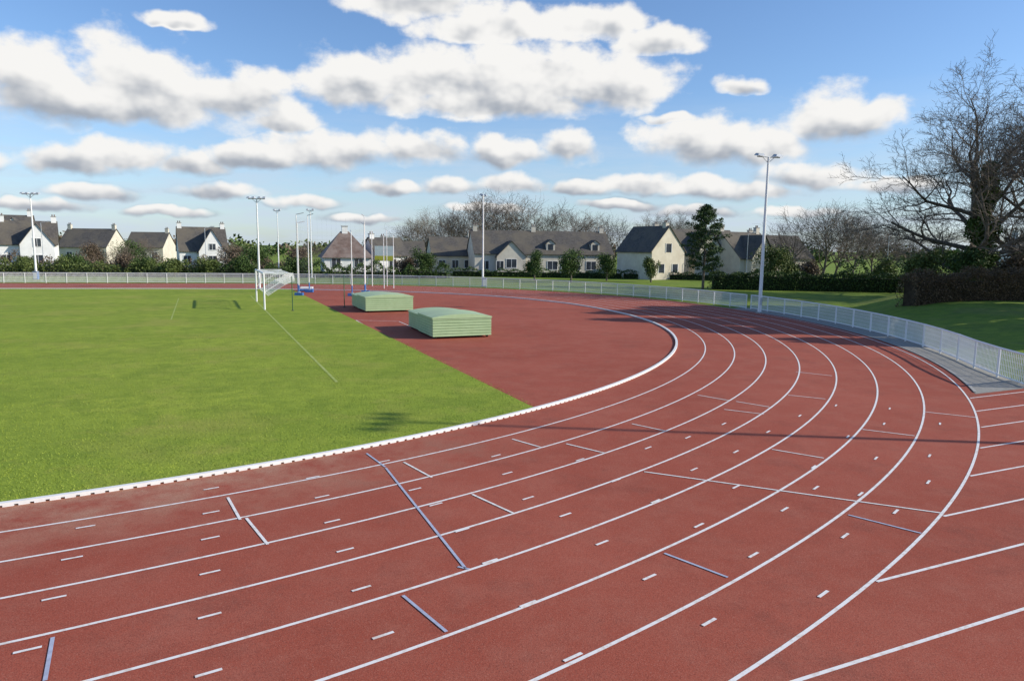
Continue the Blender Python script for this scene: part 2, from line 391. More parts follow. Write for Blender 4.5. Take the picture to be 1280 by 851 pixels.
# ------------------------------------------------------------------ green mat shelters
def mat_shelter(loc,rz,w,dp,h,label):
    e=empty("mat_shelter",(loc[0],loc[1],0),rz,label,"mat cover","mat shelters on the red surface")
    split=dp*.55
    for (y0,y1,dz,ins) in ((0,split-.04,0,0),(split+.04,dp,-.10,.06)):
        m=MB(); zz0=.12
        hh=h+dz; X0=ins; X1=w-ins
        nrib=7
        for i in range(nrib):
            za=zz0+(hh-zz0)*i/nrib; zb=zz0+(hh-zz0)*(i+1)/nrib
            zm=za+(zb-za)*.78
            m.box(X0,X1,y0,y1,za,zm,M_greend)
            m.box(X0+.025,X1-.025,y0+.025,y1-.025,zm,zb,M_greenseam)
        m.obj("wall",e)
        r=MB(); n=16; top=[]
        for i in range(n+1):
            t=-1+2*i/n; x=w/2+(w/2+.03-ins)*t; z=hh+.15*(1-t*t)
            top.append((x,z))
        ya=y0-.025; yb=y1+.02
        for i in range(n):
            (xa,za),(xb,zb)=top[i],top[i+1]
            r.quad([(xa,ya,za),(xb,ya,zb),(xb,yb,zb),(xa,yb,za)],M_green)
            r.quad([(xa,ya,hh-.06),(xb,ya,hh-.06),(xb,ya,zb),(xa,ya,za)],M_greend)
            r.quad([(xa,yb,hh-.06),(xa,yb,za),(xb,yb,zb),(xb,yb,hh-.06)],M_greend)
        for x in (top[0][0],top[-1][0]):
            r.quad([(x,ya,hh-.06),(x,yb,hh-.06),(x,yb,hh),(x,ya,hh)],M_greend)
        for yy in np.linspace(y0+.4,y1-.4,3):
            for i in range(n):
                (xa,za),(xb,zb)=top[i],top[i+1]
                r.quad([(xa,yy-.01,za+.008),(xb,yy-.01,zb+.008),(xb,yy+.01,zb+.008),(xa,yy+.01,za+.008)],M_greenseam)
        r.obj("roof",e)
        for x in (.14+ins,w-.14-ins):
            for y in (y0+.25,y1-.25):
                q=MB(); q.tube((x-.04,y,.08),(x+.04,y,.08),.08,.08,12,M_rubber,True); q.box(x-.06,x+.06,y-.03,y+.03,.09,.12,M_dark); q.obj("wheel",e)
    return e
mat_shelter((-3.75,32.9),PHI-.03,2.95,5.0,1.03,"pale green ribbed mat shelter with arched roof on red surface")
mat_shelter((-9.6,45.7),PHI,3.2,4.9,1.03,"pale green two-part mat shelter beside the pitch edge")

# ------------------------------------------------------------------ goal
def goal():
    p=np.array((-16.6,46.8)); e=empty("football_goal",(p[0],p[1],0),PHI,"white football goal with raised net on the grass pitch","goal")
    w=7.32
    g=MB()
    g.tube((0,0,0),(0,0,2.44),.06,.06,12,M_white,True); g.obj("post",e)
    g=MB(); g.tube((0,w,0),(0,w,2.44),.06,.06,12,M_white,True); g.obj("post",e)
    g=MB(); g.tube((0,-.06,2.44),(0,w+.06,2.44),.06,.06,12,M_white,True); g.obj("crossbar",e)
    for y in (0,w):
        g=MB(); g.tube((0,y,2.44),(1.9,y,2.44),.022,.022,8,M_white); g.tube((1.9,y,2.44),(0.05,y,1.2),.02,.02,8,M_white); g.obj("net_bracket",e)
    g=MB(); r=.006
    prof=[(0,2.44),(1.0,2.36),(1.9,2.44),(2.0,1.95),(1.3,1.65),(.7,1.25),(.25,.95)]
    cs=[0]
    for a,b in zip(prof[:-1],prof[1:]): cs.append(cs[-1]+math.dist(a,b))
    nn=int(cs[-1]/.16)
    def pr(s): return (np.interp(s,cs,[q[0] for q in prof]),np.interp(s,cs,[q[1] for q in prof]))
    S=[pr(cs[-1]*i/nn) for i in range(nn+1)]
    for (x,z) in S: g.tube((x,0,z),(x,w,z),r,r,3,M_white)
    for y in np.arange(0,w+.01,.18):
        for a,b in zip(S[:-1],S[1:]): g.tube((a[0],y,a[1]),(b[0],y,b[1]),r,r,3,M_white)
    for y in (0,w):
        for x in np.arange(.15,1.95,.15):
            zb=1.2+(x/1.9)*1.0
            g.tube((x,y,2.44),(x,y,zb),r,r,3,M_white)
        for z in np.arange(1.3,2.4,.15):
            g.tube((0,y,z),(min(1.9,max(.1,(z-1.1)/1.2*1.9)),y,z),r,r,3,M_white)
    g.obj("net",e)
goal()

# ------------------------------------------------------------------ masts
def mast(H,style="t",th=1.0,hs=1.0):
    e=empty("floodlight_mast",(0,0,0),0,"tall white floodlight mast with lamps on a crossarm","lamp post","floodlight masts around the track")
    m=MB(); m.tube((0,0,0),(0,0,H*.5),.13*th,.10*th,12,M_white); m.tube((0,0,H*.5),(0,0,H),.10*th,.065*th,12,M_white,True)
    m.tube((0,0,0),(0,0,.1),.25,.25,12,M_concrete,True)
    m.box(-.07,.07,-.16*th,-.10*th,.6,1.1,M_galv)
    m.obj("pole",e,False)
    m=MB(); m.tube((-.9*hs,0,H),(.9*hs,0,H),.04,.04,8,M_galv,True); m.tube((-.5*hs,0,H),(0,0,H-.4),.02,.02,6,M_galv);m.tube((.5*hs,0,H),(0,0,H-.4),.02,.02,6,M_galv);m.obj("crossarm",e)
    xs=(-.85,-.32,.32,.85) if style=="t" else (-.72,.72)
    for x in xs:
        x*=hs
        l=MB(); s=(.17 if style=="t" else .28)*hs
        a=[(x-s,-.26,H+.02),(x+s,-.26,H+.02),(x+s,.24,H+.09),(x-s,.24,H+.09)]
        b=[(x-s*.7,-.16,H+.20),(x+s*.7,-.16,H+.20),(x+s*.7,.16,H+.24),(x-s*.7,.16,H+.24)]
        l.quad(a[::-1],M_lamp); l.quad(b,M_galv)
        for i in range(4): l.quad([a[i],a[(i+1)%4],b[(i+1)%4],b[i]],M_galv)
        l.box(x-.03,x+.03,-.03,.03,H,H+.1,M_dark)
        l.obj("lamp",e)
    return e
m1=mast(10.65,"two"); m1.location=(17.3,48.9,0); m1.rotation_euler=(0,0,.3); m1["label"]="tall white floodlight mast with two lamps by the railing"
m6=mast(15.3,"t",1.1,.9); m6.location=(28.2,14.4,0); m6.rotation_euler=(0,0,1.5)
m2=mast(8.7,"t",.85,.9); m2.location=(-24.9,69.0,0)
m3=mast(9.7,"t",1,1); m3.location=(-55.3,81.5,0); m3.rotation_euler=(0,0,.1); m3["label"]="white floodlight mast with four lamps by the far railing"
m4=mast(9.8,"two",.9,.6); m4.location=(-3.3,77.5,0); m4.rotation_euler=(0,0,1.2); m4["label"]="slim white floodlight mast beside the far bend"
m5=mast(8.8,"two",.7,.5); m5.location=(-31.6,95,0); m5["label"]="slim white lamp mast with small lamps beyond the railing"
copy_thing(m5,(-26.6,93,0),.1,1.0,label="white lamp mast beyond the throwing cage")
def street_lamp(loc,H,rz=0):
    e=empty("street_lamp",(loc[0],loc[1],0),rz,"slim grey street lamp beyond the hedge","street lamp","street lamps on the road")
    m=MB(); m.tube((0,0,0),(0,0,H),.06,.035,8,M_galv,True); m.tube((0,0,H),(.9,0,H+.25),.03,.025,6,M_galv); m.obj("pole",e)
    m=MB(); m.box(.8,1.3,-.1,.1,H+.2,H+.32,M_galv); m.box(.85,1.25,-.08,.08,H+.17,H+.198,M_lamp); m.obj("lamp",e)
for l in [(-68,102,7.0),(-44,101,6.5),(33.5,101,6.6),(52,98,6.5)]: street_lamp(l,l[2],.3)
def cabinet(loc,mat,label):
    e=MB(); w,d,h=.5,.35,.9
    e.box(-w/2,w/2,-d/2,d/2,.05,h,mat); e.box(-w/2-.03,w/2+.03,-d/2-.03,d/2+.03,h,h+.05,M_galv); e.box(-w/2+.05,w/2-.05,-d/2-.006,-d/2,.12,h-.07,M_white)
    e.box(-w/2+.02,w/2-.02,-d/2+.02,d/2-.02,0,.05,M_concrete)
    o=e.obj("electrical_cabinet"); o.location=(loc[0],loc[1],0); tag(o,label,"cabinet")
cabinet((-3.1,76.9),M_blue,"blue electrical cabinet at the foot of a mast")
cabinet((-55.0,81.0),M_blue,"blue electrical cabinet at the foot of a mast")

# ------------------------------------------------------------------ throwing cage
def cage():
    cpt=(-14.8,63.0)
    e=empty("throwing_cage",(cpt[0],cpt[1],0),0,"throwing cage of tall white poles and netting on blue base","throwing cage")
    P=[]
    for a in [150,185,220,320,355,30]:
        P.append((3.0*math.cos(math.radians(a))-1.4,3.6*math.sin(math.radians(a))))
    hs=[7,7,6.2,5.5,6.2,7]
    for (x,y),h in zip(P,hs):
        m=MB(); m.tube((x,y,0),(x,y,.9),.055,.055,8,M_blue); m.tube((x,y,.9),(x,y,h),.045,.035,8,M_white,True); m.tube((x,y,h),(x*.85,y*.85,h+.15),.03,.03,6,M_galv); m.obj("pole",e)
    m=MB()
    order=[3,4,5,0,1,2]
    for a,b in zip(order[:-1],order[1:]):
        (xa,ya),(xb,yb)=P[a],P[b]; ha,hb=hs[a],hs[b]
        for j in range(1,12):
            t=j/12; m.tube((xa+(xb-xa)*t,ya+(yb-ya)*t,.3),(xa+(xb-xa)*t,ya+(yb-ya)*t,(ha+(hb-ha)*t)*.97),.0022,.0022,3,M_cord)
        for z in np.arange(.4,5.4,.4):
            m.tube((xa,ya,z),(xb,yb,z),.0022,.0022,3,M_cord)
    m.obj("net",e)
    for a in (0,2,3,5):
        x,y=P[a]; m=MB(); m.box(x-.35,x+.35,y-.2,y+.2,.02,.24,M_blue); m.box(x-.08,x+.08,y-.08,y+.08,.24,.34,M_galv); m.obj("base_weight",e)
cage()
def mat_pile(loc,rz,w,d,h,label):
    m=MB(); m.box(-w/2,w/2,-d/2,d/2,.05,h*.6,M_blue); m.box(-w/2+.03,w/2-.03,-d/2+.03,d/2-.03,h*.62,h,M_white)
    m.box(-w/2+.1,w/2-.1,-d/2+.1,d/2-.1,0,.05,M_dark)
    bm=m.obj("landing_mat"); bm.location=(loc[0],loc[1],0); bm.rotation_euler=(0,0,rz); tag(bm,label,"sports mat")
    bv=bm.modifiers.new("b","BEVEL"); bv.width=.04; bv.segments=2
mat_pile((-19.5,66.4),.2,1.2,1.0,.4,"small blue and white landing mat on the grass edge")
def net_frame(x,y,w,h,label,rz=0):
    e=empty("ball_stop_net",(x,y,0),rz,label,"net","ball stop nets behind the pitch")
    for xx in (0,w):
        m=MB(); m.tube((xx,0,0),(xx,0,h),.045,.035,8,M_white,True); m.obj("pole",e)
    m=MB()
    for t in np.linspace(0,w,7)[1:-1]: m.tube((t,0,.3),(t,0,h*.95),.004,.004,3,M_cord)
    for z in np.arange(.4,h*.95,.5): m.tube((0,0,z),(w,0,z),.004,.004,3,M_cord)
    m.obj("netting",e)
net_frame(-15.2,76,1.6,6.0,"pair of white poles with thin netting")
net_frame(-13.2,72,1.0,5.4,"pair of slim white poles with thin netting",.4)
for (x,y,h) in [(-14.6,46.4,2.3),(-11.9,49.5,2.3)]:
    m=MB(); m.tube((0,0,0),(0,0,h),.03,.03,8,M_netgreen,True); m.tube((0,0,0),(0,0,.05),.1,.1,10,M_dark,True)
    o=m.obj("marker_post"); o.location=(x,y,0); tag(o,"slim dark green marker post on the pitch edge","post","green marker posts")
e=empty("sign_board",(-17.5,96,0),0,"white and yellow sign board on two steel legs","sign")
for x in (-1.1,1.1):
    q=MB(); q.tube((x,0,0),(x,0,4.0),.05,.05,8,M_galv,True); q.obj("leg",e)
q=MB(); q.box(-1.3,1.3,-.06,.0,3.0,4.3,M_white); q.box(-1.3,1.3,-.08,-.062,2.3,2.98,M_yellow); q.box(-1.3,1.3,-.06,0,2.28,2.99,M_white); q.obj("board",e)

# ------------------------------------------------------------------ houses
def gable_wall(m,x0,x1,y0,y1,e,r,mat):
    ym=(y0+y1)/2
    m.quad([(x0,y0,0),(x1,y0,0),(x1,y0,e),(x0,y0,e)],mat)
    m.quad([(x1,y1,0),(x0,y1,0),(x0,y1,e),(x1,y1,e)],mat)
    m.quad([(x0,y1,0),(x0,y0,0),(x0,y0,e),(x0,ym,r),(x0,y1,e)],mat)
    m.quad([(x1,y0,0),(x1,y1,0),(x1,y1,e),(x1,ym,r),(x1,y0,e)],mat)
def slab(m,pts,th,mat):
    lo=[(p[0],p[1],p[2]) for p in pts]; hi=[(p[0],p[1],p[2]+th) for p in pts]
    m.quad(hi,mat); m.quad(lo[::-1],mat)
    for i in range(len(pts)):
        j=(i+1)%len(pts); m.quad([lo[i],lo[j],hi[j],hi[i]],mat)
def window(e,cx,z0,w,h,y,glass=M_glass,name="window"):
    m=MB(); t=.06
    m.box(cx-w/2,cx+w/2,y-.03,y-.008,z0,z0+h,glass)
    m.box(cx-w/2-t,cx-w/2,y-.06,y-.004,z0-t,z0+h+t,M_white); m.box(cx+w/2,cx+w/2+t,y-.06,y-.004,z0-t,z0+h+t,M_white)
    m.box(cx-w/2,cx+w/2,y-.06,y-.004,z0+h,z0+h+t,M_white); m.box(cx-w/2,cx+w/2,y-.08,y-.004,z0-t,z0,M_white)
    m.box(cx-.025,cx+.025,y-.05,y-.032,z0,z0+h,M_white)
    m.obj(name,e)
def house(x,y,rz,w,d,ev,rd,wall,roof,label,wins=(),dorm=(),chim=(),gfront=None,door=None,side=()):
    e=empty("house",(x,y,0),rz,label,"house","houses behind the track")
    m=MB(); gable_wall(m,-w/2,w/2,-d/2,d/2,ev,rd,wall)
    if gfront:
        gx,gww,gout,ge,gr=gfront
        yy=-d/2-gout
        m.quad([(gx-gww/2,yy,0),(gx+gww/2,yy,0),(gx+gww/2,yy,ge),(gx,yy,gr),(gx-gww/2,yy,ge)],wall)
        m.quad([(gx-gww/2,0,0),(gx-gww/2,yy,0),(gx-gww/2,yy,ge),(gx-gww/2,0,ge)],wall)
        m.quad([(gx+gww/2,yy,0),(gx+gww/2,0,0),(gx+gww/2,0,ge),(gx+gww/2,yy,ge)],wall)
    m.obj("wall",e)
    r=MB(); o=.3; sl=(rd-ev)/(d/2)
    for s in (-1,1):
        slab(r,[(-w/2-.15,s*(d/2+o),ev-sl*o+.03),(w/2+.15,s*(d/2+o),ev-sl*o+.03),(w/2+.15,0,rd+.03),(-w/2-.15,0,rd+.03)],.12,roof)
    if gfront:
        gs=(gr-ge)/(gww/2)
        for s in (-1,1):
            slab(r,[(gx+s*(gww/2+.2),yy-.2,ge-gs*.2+.03),(gx,yy-.2,gr+.03),(gx,-.05,gr+.03),(gx+s*(gww/2+.2),-.05,ge-gs*.2+.03)],.11,roof)
    ro=r.obj("roof",e)
    for (cx,ch) in chim:
        c=MB(); c.box(cx-.35,cx+.35,-.3,.3,rd-1,rd+ch,M_beige if wall!=M_render else M_render); c.box(cx-.4,cx+.4,-.35,.35,rd+ch,rd+ch+.1,M_concrete)
        for q in (-.15,.15): c.tube((cx+q,0,rd+ch+.1),(cx+q,0,rd+ch+.4),.09,.08,8,M_brownroof,True)
        co=c.obj("chimney",ro)
    for (cx,z0,ww,hh) in wins: window(e,cx,z0,ww,hh,-d/2 if not(gfront and abs(cx-gfront[0])<gfront[1]/2) else -d/2-gfront[2])
    for (cy,z0) in side:
        m=MB(); xx=-w/2; m.box(xx-.03,xx-.008,cy-.5,cy+.5,z0,z0+1.2,M_glass); m.box(xx-.06,xx-.004,cy-.58,cy-.5,z0-.06,z0+1.26,M_white); m.box(xx-.06,xx-.004,cy+.5,cy+.58,z0-.06,z0+1.26,M_white); m.obj("window",e)
    for (cx,ww) in dorm:
        yf=-d/2+.5; dm=MB()
        zb=ev+sl*.5
        dm.quad([(cx-ww/2,yf,zb-.1),(cx+ww/2,yf,zb-.1),(cx+ww/2,yf,zb+1.2),(cx,yf,zb+1.2+ww*.4),(cx-ww/2,yf,zb+1.2)],wall)
        for s in (-1,1):
            dm.quad([(cx+s*ww/2,yf,zb-.1),(cx+s*ww/2,yf+2.4,zb-.1),(cx+s*ww/2,yf+2.4,zb+1.2),(cx+s*ww/2,yf,zb+1.2)],wall)
            slab(dm,[(cx+s*(ww/2+.15),yf-.15,zb+1.12),(cx,yf-.15,zb+1.22+ww*.4),(cx,yf+2.6,zb+1.22+ww*.4),(cx+s*(ww/2+.15),yf+2.6,zb+1.12)],.08,roof)
        dm.box(cx-ww*.3,cx+ww*.3,yf-.03,yf-.006,zb+.2,zb+1.1,M_glass)
        dm.obj("dormer",e)
    if door:
        c=MB(); c.box(door-.5,door+.5,-d/2-.05,-d/2-.006,.05,2.1,M_dark); c.box(door-.58,door-.5,-d/2-.07,-d/2-.004,.05,2.18,M_white); c.box(door+.5,door+.58,-d/2-.07,-d/2-.004,.05,2.18,M_white); c.obj("door",e)
    return e
house(4.2,116,.2,22.5,9,3.4,6.9,M_beige,M_slate,"long beige house with dark slate roof and dormers",
      wins=[(-9.6,.9,1.1,1.3),(-7.4,.9,1.1,1.3),(-5.6,1.2,1.6,1.3),(-1.5,.9,1.1,1.3),(1.2,.9,1.6,1.3),(5.2,.9,1.1,1.3),(7.6,.9,1.6,1.3),(9.8,.9,1,1.3)],dorm=[(1.0,1.4),(8.4,1.4)],chim=[(-10.6,.8),(-1,.8),(10.6,.8)],door=3.2,gfront=(-5.6,4.6,.8,2.9,5.2))
house(20.2,104,math.pi/2+.5,8,6.0,4.1,7.5,M_cream,M_slate,"cream gabled house with slate roof end-on",chim=[(-3.2,.5)],side=[(-1.3,1.0),(1.2,1.0),(0,3.9)])
house(27.5,111,.35,15,9,3.6,7.3,M_beige,M_slate,"beige house with slate roof and pointed front gable",wins=[(-5,.9,1.4,1.3),(5.2,.9,1.4,1.3),(0,3.2,1,1.2),(0,.9,1.6,1.3)],chim=[(-6,.8),(6,.8)],dorm=[(4.4,1.5)],gfront=(0,5.4,1.4,3.4,6.9),door=3.4)
house(34.6,108,.5,8,8,3.2,6.9,M_cream,M_slate,"cream house with slate roof and front gable",wins=[(-.5,.9,1.2,1.2),(-.5,3.2,.9,1.0)],chim=[(3.4,.8)],gfront=(-.5,4.8,1.2,3.2,6.4))
house(41.5,114,.3,10,8,3.2,6.6,M_beige,M_slate,"beige house partly hidden by trees",wins=[(-2,.9,1.2,1.2),(2,.9,1.2,1.2)],chim=[(-4,.8)])
house(-90,125,.5,9,9,5.2,8.8,M_render,M_slate,"white house with tall slate roof and chimneys",wins=[(-3.4,1,1.1,1.3),(2,3.6,1.1,1.2),(2,1,1.1,1.3),(-3.4,3.4,.9,1.2)],chim=[(4.0,.9),(-4.0,.9)],gfront=(2,4.8,1.0,5.0,8.3))
house(-76.0,111,.55,7.5,7.5,4.0,7.4,M_render,M_slate,"white house with dark slate roof and side gable",wins=[(-2.8,1,1.1,1.3),(1.2,3.6,1.0,1.2),(1.2,1,1.3,1.3)],chim=[(-3.4,.8),(3.4,.8)],gfront=(1.2,4.4,1.2,3.9,7.0))
house(-88,148,.0,10,8,3.4,7.0,M_beige,M_slate,"beige house with dark roof behind hedge",wins=[(-2.6,1,1.1,1.3),(2.8,1,1.3,1.3)],chim=[(-4.6,.9),(4.6,.9)])
house(-82,160,.1,8,8,3.4,6.6,M_beige,M_slate,"small house with dark roof among trees",wins=[(-2.2,1,1.1,1.3),(2.2,1,1.3,1.3)],chim=[(3.6,.9)])
house(-53.8,122,.5,7.5,7.5,3.2,7.0,M_render,M_slate,"white house with steep slate roof and gable",wins=[(-2.6,1,1.1,1.3),(1.2,1,1.3,1.3),(1.2,3.3,1,1)],chim=[(-3.4,.7),(3.4,.7)],gfront=(1.2,4.2,1.4,3.0,6.6))
def hip_house(x,y,w,d,ev,rd):
    e=empty("house",(x,y,0),.35,"white house with large brown hipped roof","house","houses behind the track")
    m=MB(); m.box(-w/2,w/2,-d/2,d/2,0,ev,M_render); m.obj("wall",e)
    r=MB(); o=.4
    a=[(-w/2-o,-d/2-o,ev-.1),(w/2+o,-d/2-o,ev-.1),(w/2+o,d/2+o,ev-.1),(-w/2-o,d/2+o,ev-.1)]; t0=(-.6,0,rd);t1=(.6,0,rd)
    r.quad([a[0],a[1],t1,t0],M_brownroof);r.quad([a[1],a[2],t1],M_brownroof);r.quad([a[2],a[3],t0,t1],M_brownroof);r.quad([a[3],a[0],t0],M_brownroof);r.quad(a[::-1],M_brownroof)
    ro=r.obj("roof",e)
    c=MB(); c.box(-.4,.4,-.3,.3,rd-.8,rd+.7,M_render); c.box(-.46,.46,-.36,.36,rd+.7,rd+.8,M_concrete); c.obj("chimney",ro)
    window(e,-1.6,1.3,1.2,1.2,-d/2); window(e,1.5,1.3,1.2,1.2,-d/2)
hip_house(-24.3,102,6.4,6.4,2.7,6.3)
house(-19.2,105,.6,5,6,3.0,5.4,M_render,M_slate,"small white gabled house beside the brown roof",wins=[(0,1.2,1.1,1.2)],chim=[(-2,.6)])
house(-18.0,114,.2,7,8,2.6,5.0,M_beige,M_slate,"low beige house with dark roof",wins=[(-1.8,.9,1.1,1.2),(1.8,.9,1.3,1.2)],chim=[(-3,.8)])
house(-10.5,120,.25,7.5,8,2.9,5.8,M_cream,M_slate,"cream house with slate roof beside bare trees",wins=[(-2.2,.9,1.1,1.2),(2.2,.9,1.3,1.2),(0,.9,1,1.2)],chim=[(3.2,.8)])
house(66,86,-.4,10,8,3.2,6.2,M_render,M_slate,"white house beyond the brown hedge",wins=[(-2.6,.9,1.1,1.2),(2.6,.9,1.3,1.2)],chim=[(-4.4,.8)])

# ------------------------------------------------------------------ vegetation
def leaf_faces(P,size,mat,mb,flat=0):
    n=len(P); k=mb.mi(mat)
    U=np.random.normal(size=(n,3)); U/=np.linalg.norm(U,axis=1)[:,None]
    V=np.random.normal(size=(n,3)); V-= (V*U).sum(1)[:,None]*U; V/=np.linalg.norm(V,axis=1)[:,None]
    s=(size*np.random.uniform(.6,1.4,n))[:,None]
    q=np.stack([P-U*s,P-V*s*.6,P+U*s,P+V*s*.6],1).reshape(-1,3)
    b=len(mb.v); mb.v+= [tuple(x) for x in q.tolist()]
    mb.f+=[(b+4*i,b+4*i+1,b+4*i+2,b+4*i+3) for i in range(n)]; mb.m+=[k]*n
def blob_points(center,rad,n,shell=.55):
    d=np.random.normal(size=(n,3)); d/=np.linalg.norm(d,axis=1)[:,None]
    r=np.random.uniform(shell,1,n)[:,None]
    return np.array(center)+d*r*np.array(rad)
def bare_tree_mesh(seed,H,r0,nl,spread=.75,kids=(7,6,5,4),trunkfrac=.3,twigr=.012,jit=.18,lfac=(.55,.8),tlen=.72,oak=False,sub=(.5,.8)):
    rnd=random.Random(seed); tr=MB(); cr=MB()
    sides=[9,6,4,3,3,3]
    def grow(p,d,L,r,lev):
        ns=[7,6,4,3,2,2][lev]; pts=[p]; rr=[r]; dd=d.copy()
        for i in range(ns):
            up=.12 if lev==0 else (.09 if oak and lev==1 else .05)
            dd=(dd+Vector((rnd.gauss(0,jit),rnd.gauss(0,jit),rnd.gauss(0,jit)+up))*(.5 if lev==0 else 1)).normalized()
            pts.append(pts[-1]+dd*(L/ns)); rr.append(max(twigr*.6,r*(1-(i+1)/ns*(.6 if lev==0 else .75))))
        mb=tr if lev==0 else cr; mat=M_bark if lev<=1 else M_twig
        for i in range(ns): mb.tube(pts[i],pts[i+1],rr[i],rr[i+1],sides[lev],mat)
        if lev>=nl: return
        n=kids[min(lev,len(kids)-1)]
        for j in range(n):
            tf=trunkfrac if lev==0 else .22
            t=tf+(1-tf)*(j+rnd.random()*.8)/n
            t=min(t,.99); x=t*ns; i=int(x); f=x-i
            q=pts[i].lerp(pts[i+1],f); rq=rr[i]*(1-f)+rr[i+1]*f
            base=(pts[i+1]-pts[i]).normalized()
            if oak and lev==0: ang=1.42-.85*((t-tf)/(1-tf))+rnd.uniform(-.12,.12)
            else: ang=rnd.uniform(.45,1.0)*spread*(1.25 if lev==0 else 1)
            az=j*2.4+rnd.random()*1.2
            o=base.orthogonal().normalized(); o.rotate(Matrix.Rotation(az,3,base))
            nd=(base*math.cos(ang)+o*math.sin(ang)).normalized()
            if lev>0 and nd.z<-.25: nd.z*=.3; nd.normalize()
            Lk=L*(rnd.uniform(*sub) if lev>0 else rnd.uniform(*lfac)*(1.15-.45*t))
            grow(q,nd,Lk,max(twigr,rq*.62),lev+1)
    grow(Vector((0,0,0)),Vector((0,0,1)),H*tlen,r0,0)
    zt=max(v[2] for v in cr.v)
    return tr.mesh("trunk",True),cr.mesh("crown"),zt
def put_tree(meshes,loc,rz,sc,label,cat="tree",name="bare_tree",group="bare trees behind the houses",zs=1):
    e=empty(name,(loc[0],loc[1],0),rz,label,cat,group)
    e.scale=(sc,sc,sc*zs)
    for me,n in zip(meshes[:2],("trunk","crown")):
        o=D.objects.new(n,me); col.objects.link(o); o.parent=e
    return e
V=[bare_tree_mesh(s,11,.2,4,.85,(10,7,5,4),.2,.018) for s in (11,12,13,14)]
tl=[(-20.6,150,10.8),(-16.9,145,12.6),(-13.6,150,13.8),(-10.2,150,15.0),(-6.3,155,16.6),(-2.0,150,17),(2.9,155,16.6),(7.2,150,15),(12,155,13.8),(16.4,150,12.6),(21,146,12),(25.5,140,12),(30,146,12.4),(34.4,150,12.8),(39,150,12),
(41,104,11),(44,100,11.6),(47.5,104,12),(52,108,11.6),(57,112,10.6),(62,116,9.8),(68,122,9),(-78.8,150,6.2),(-68,160,6.7),(-64,160,5.2),(-120,170,6.6),(-101,170,5.8),(-62,112,4.8),(-34,118,5.2)]
for i,(x,y,z) in enumerate(tl):
    sc=z/V[i%4][2]
    e=put_tree(V[i%4],(x,y,0),i*1.3,sc,"bare winter tree with fine twigs" )
    e.scale=(sc*1.18,sc*1.18,sc)
BT=bare_tree_mesh(21,23,.62,5,.95,(15,8,7,5,4),.22,.016,.2,(.62,.88),.66,True,(.36,.58))
def big_tree(loc,rz,top,label,meshes,ivyh,seed,wide=1.0):
    sc=top/meshes[2]
    e=put_tree(meshes,loc,rz,sc,label,name="bare_tree",group="large bare trees near the hedge")
    e.scale=(sc*1.08,sc*1.08,sc)
    np.random.seed(seed); m=MB()
    cx=cy=0
    for z in np.arange(.4,ivyh,.33):
        cx+=np.random.uniform(-.15,.15); cy+=np.random.uniform(-.15,.15); cx*=.92;cy*=.92
        w=wide*(1.15+ .45*math.sin(z*1.7)+np.random.uniform(-.2,.5)); w*= (1.15-z/ivyh*.6)
        leaf_faces(blob_points((cx,cy,z),(w,w,.7),360,.5),.16,M_ivy,m)
    m.obj("ivy",e)
big_tree((42.0,63.5),.6,22.2,"large bare oak with ivy-covered trunk behind the hedge",BT,15,3,1.25)
big_tree((51,67),2.2,22.8,"large bare tree with ivy-clad trunk behind hedge",BT,12,4,1.0)
def evergreen(loc,h,w,label,mat=M_leaf_dark,seed=0,name="evergreen_tree",nb=16,lf=.09,group="small evergreen trees on the lawn",cat="tree"):
    np.random.seed(seed+50); e=empty(name,(loc[0],loc[1],0),0,label,cat,group)
    t=MB(); t.tube((0,0,0),(0,0,h*.5),.12,.07,8,M_bark); t.obj("trunk",e)
    m=MB()
    for i in range(nb):
        a=np.random.uniform(0,6.28); rr=np.random.uniform(0,.3)*w; z=h*np.random.uniform(.22 if name=="shrub" else .3,.85)
        s=w*np.random.uniform(.15,.28)*(1.15-abs(z/h-.5))
        leaf_faces(blob_points((rr*math.cos(a),rr*math.sin(a),z),(s,s,s*1.1),int(190*min(s/.8,1.6)**1.5)+60,.3),lf,mat,m)
    m.obj("crown",e)
evergreen((2.9,94),4.0,3.8,"round dark evergreen tree on the lawn",seed=1)
evergreen((7.4,89),4.4,4.2,"round dark evergreen tree on the lawn",seed=2)
evergreen((12.7,95),3.7,3.8,"round dark evergreen tree on the lawn",seed=3)
evergreen((18.1,92),3.6,3.0,"olive green small tree on the lawn",M_leaf_mid,4)
evergreen((29,79),5.7,4.6,"olive green bushy tree on the lawn",M_leaf_mid,5)
evergreen((-12.5,98),4.2,4.4,"dark evergreen tree near the houses",seed=6)
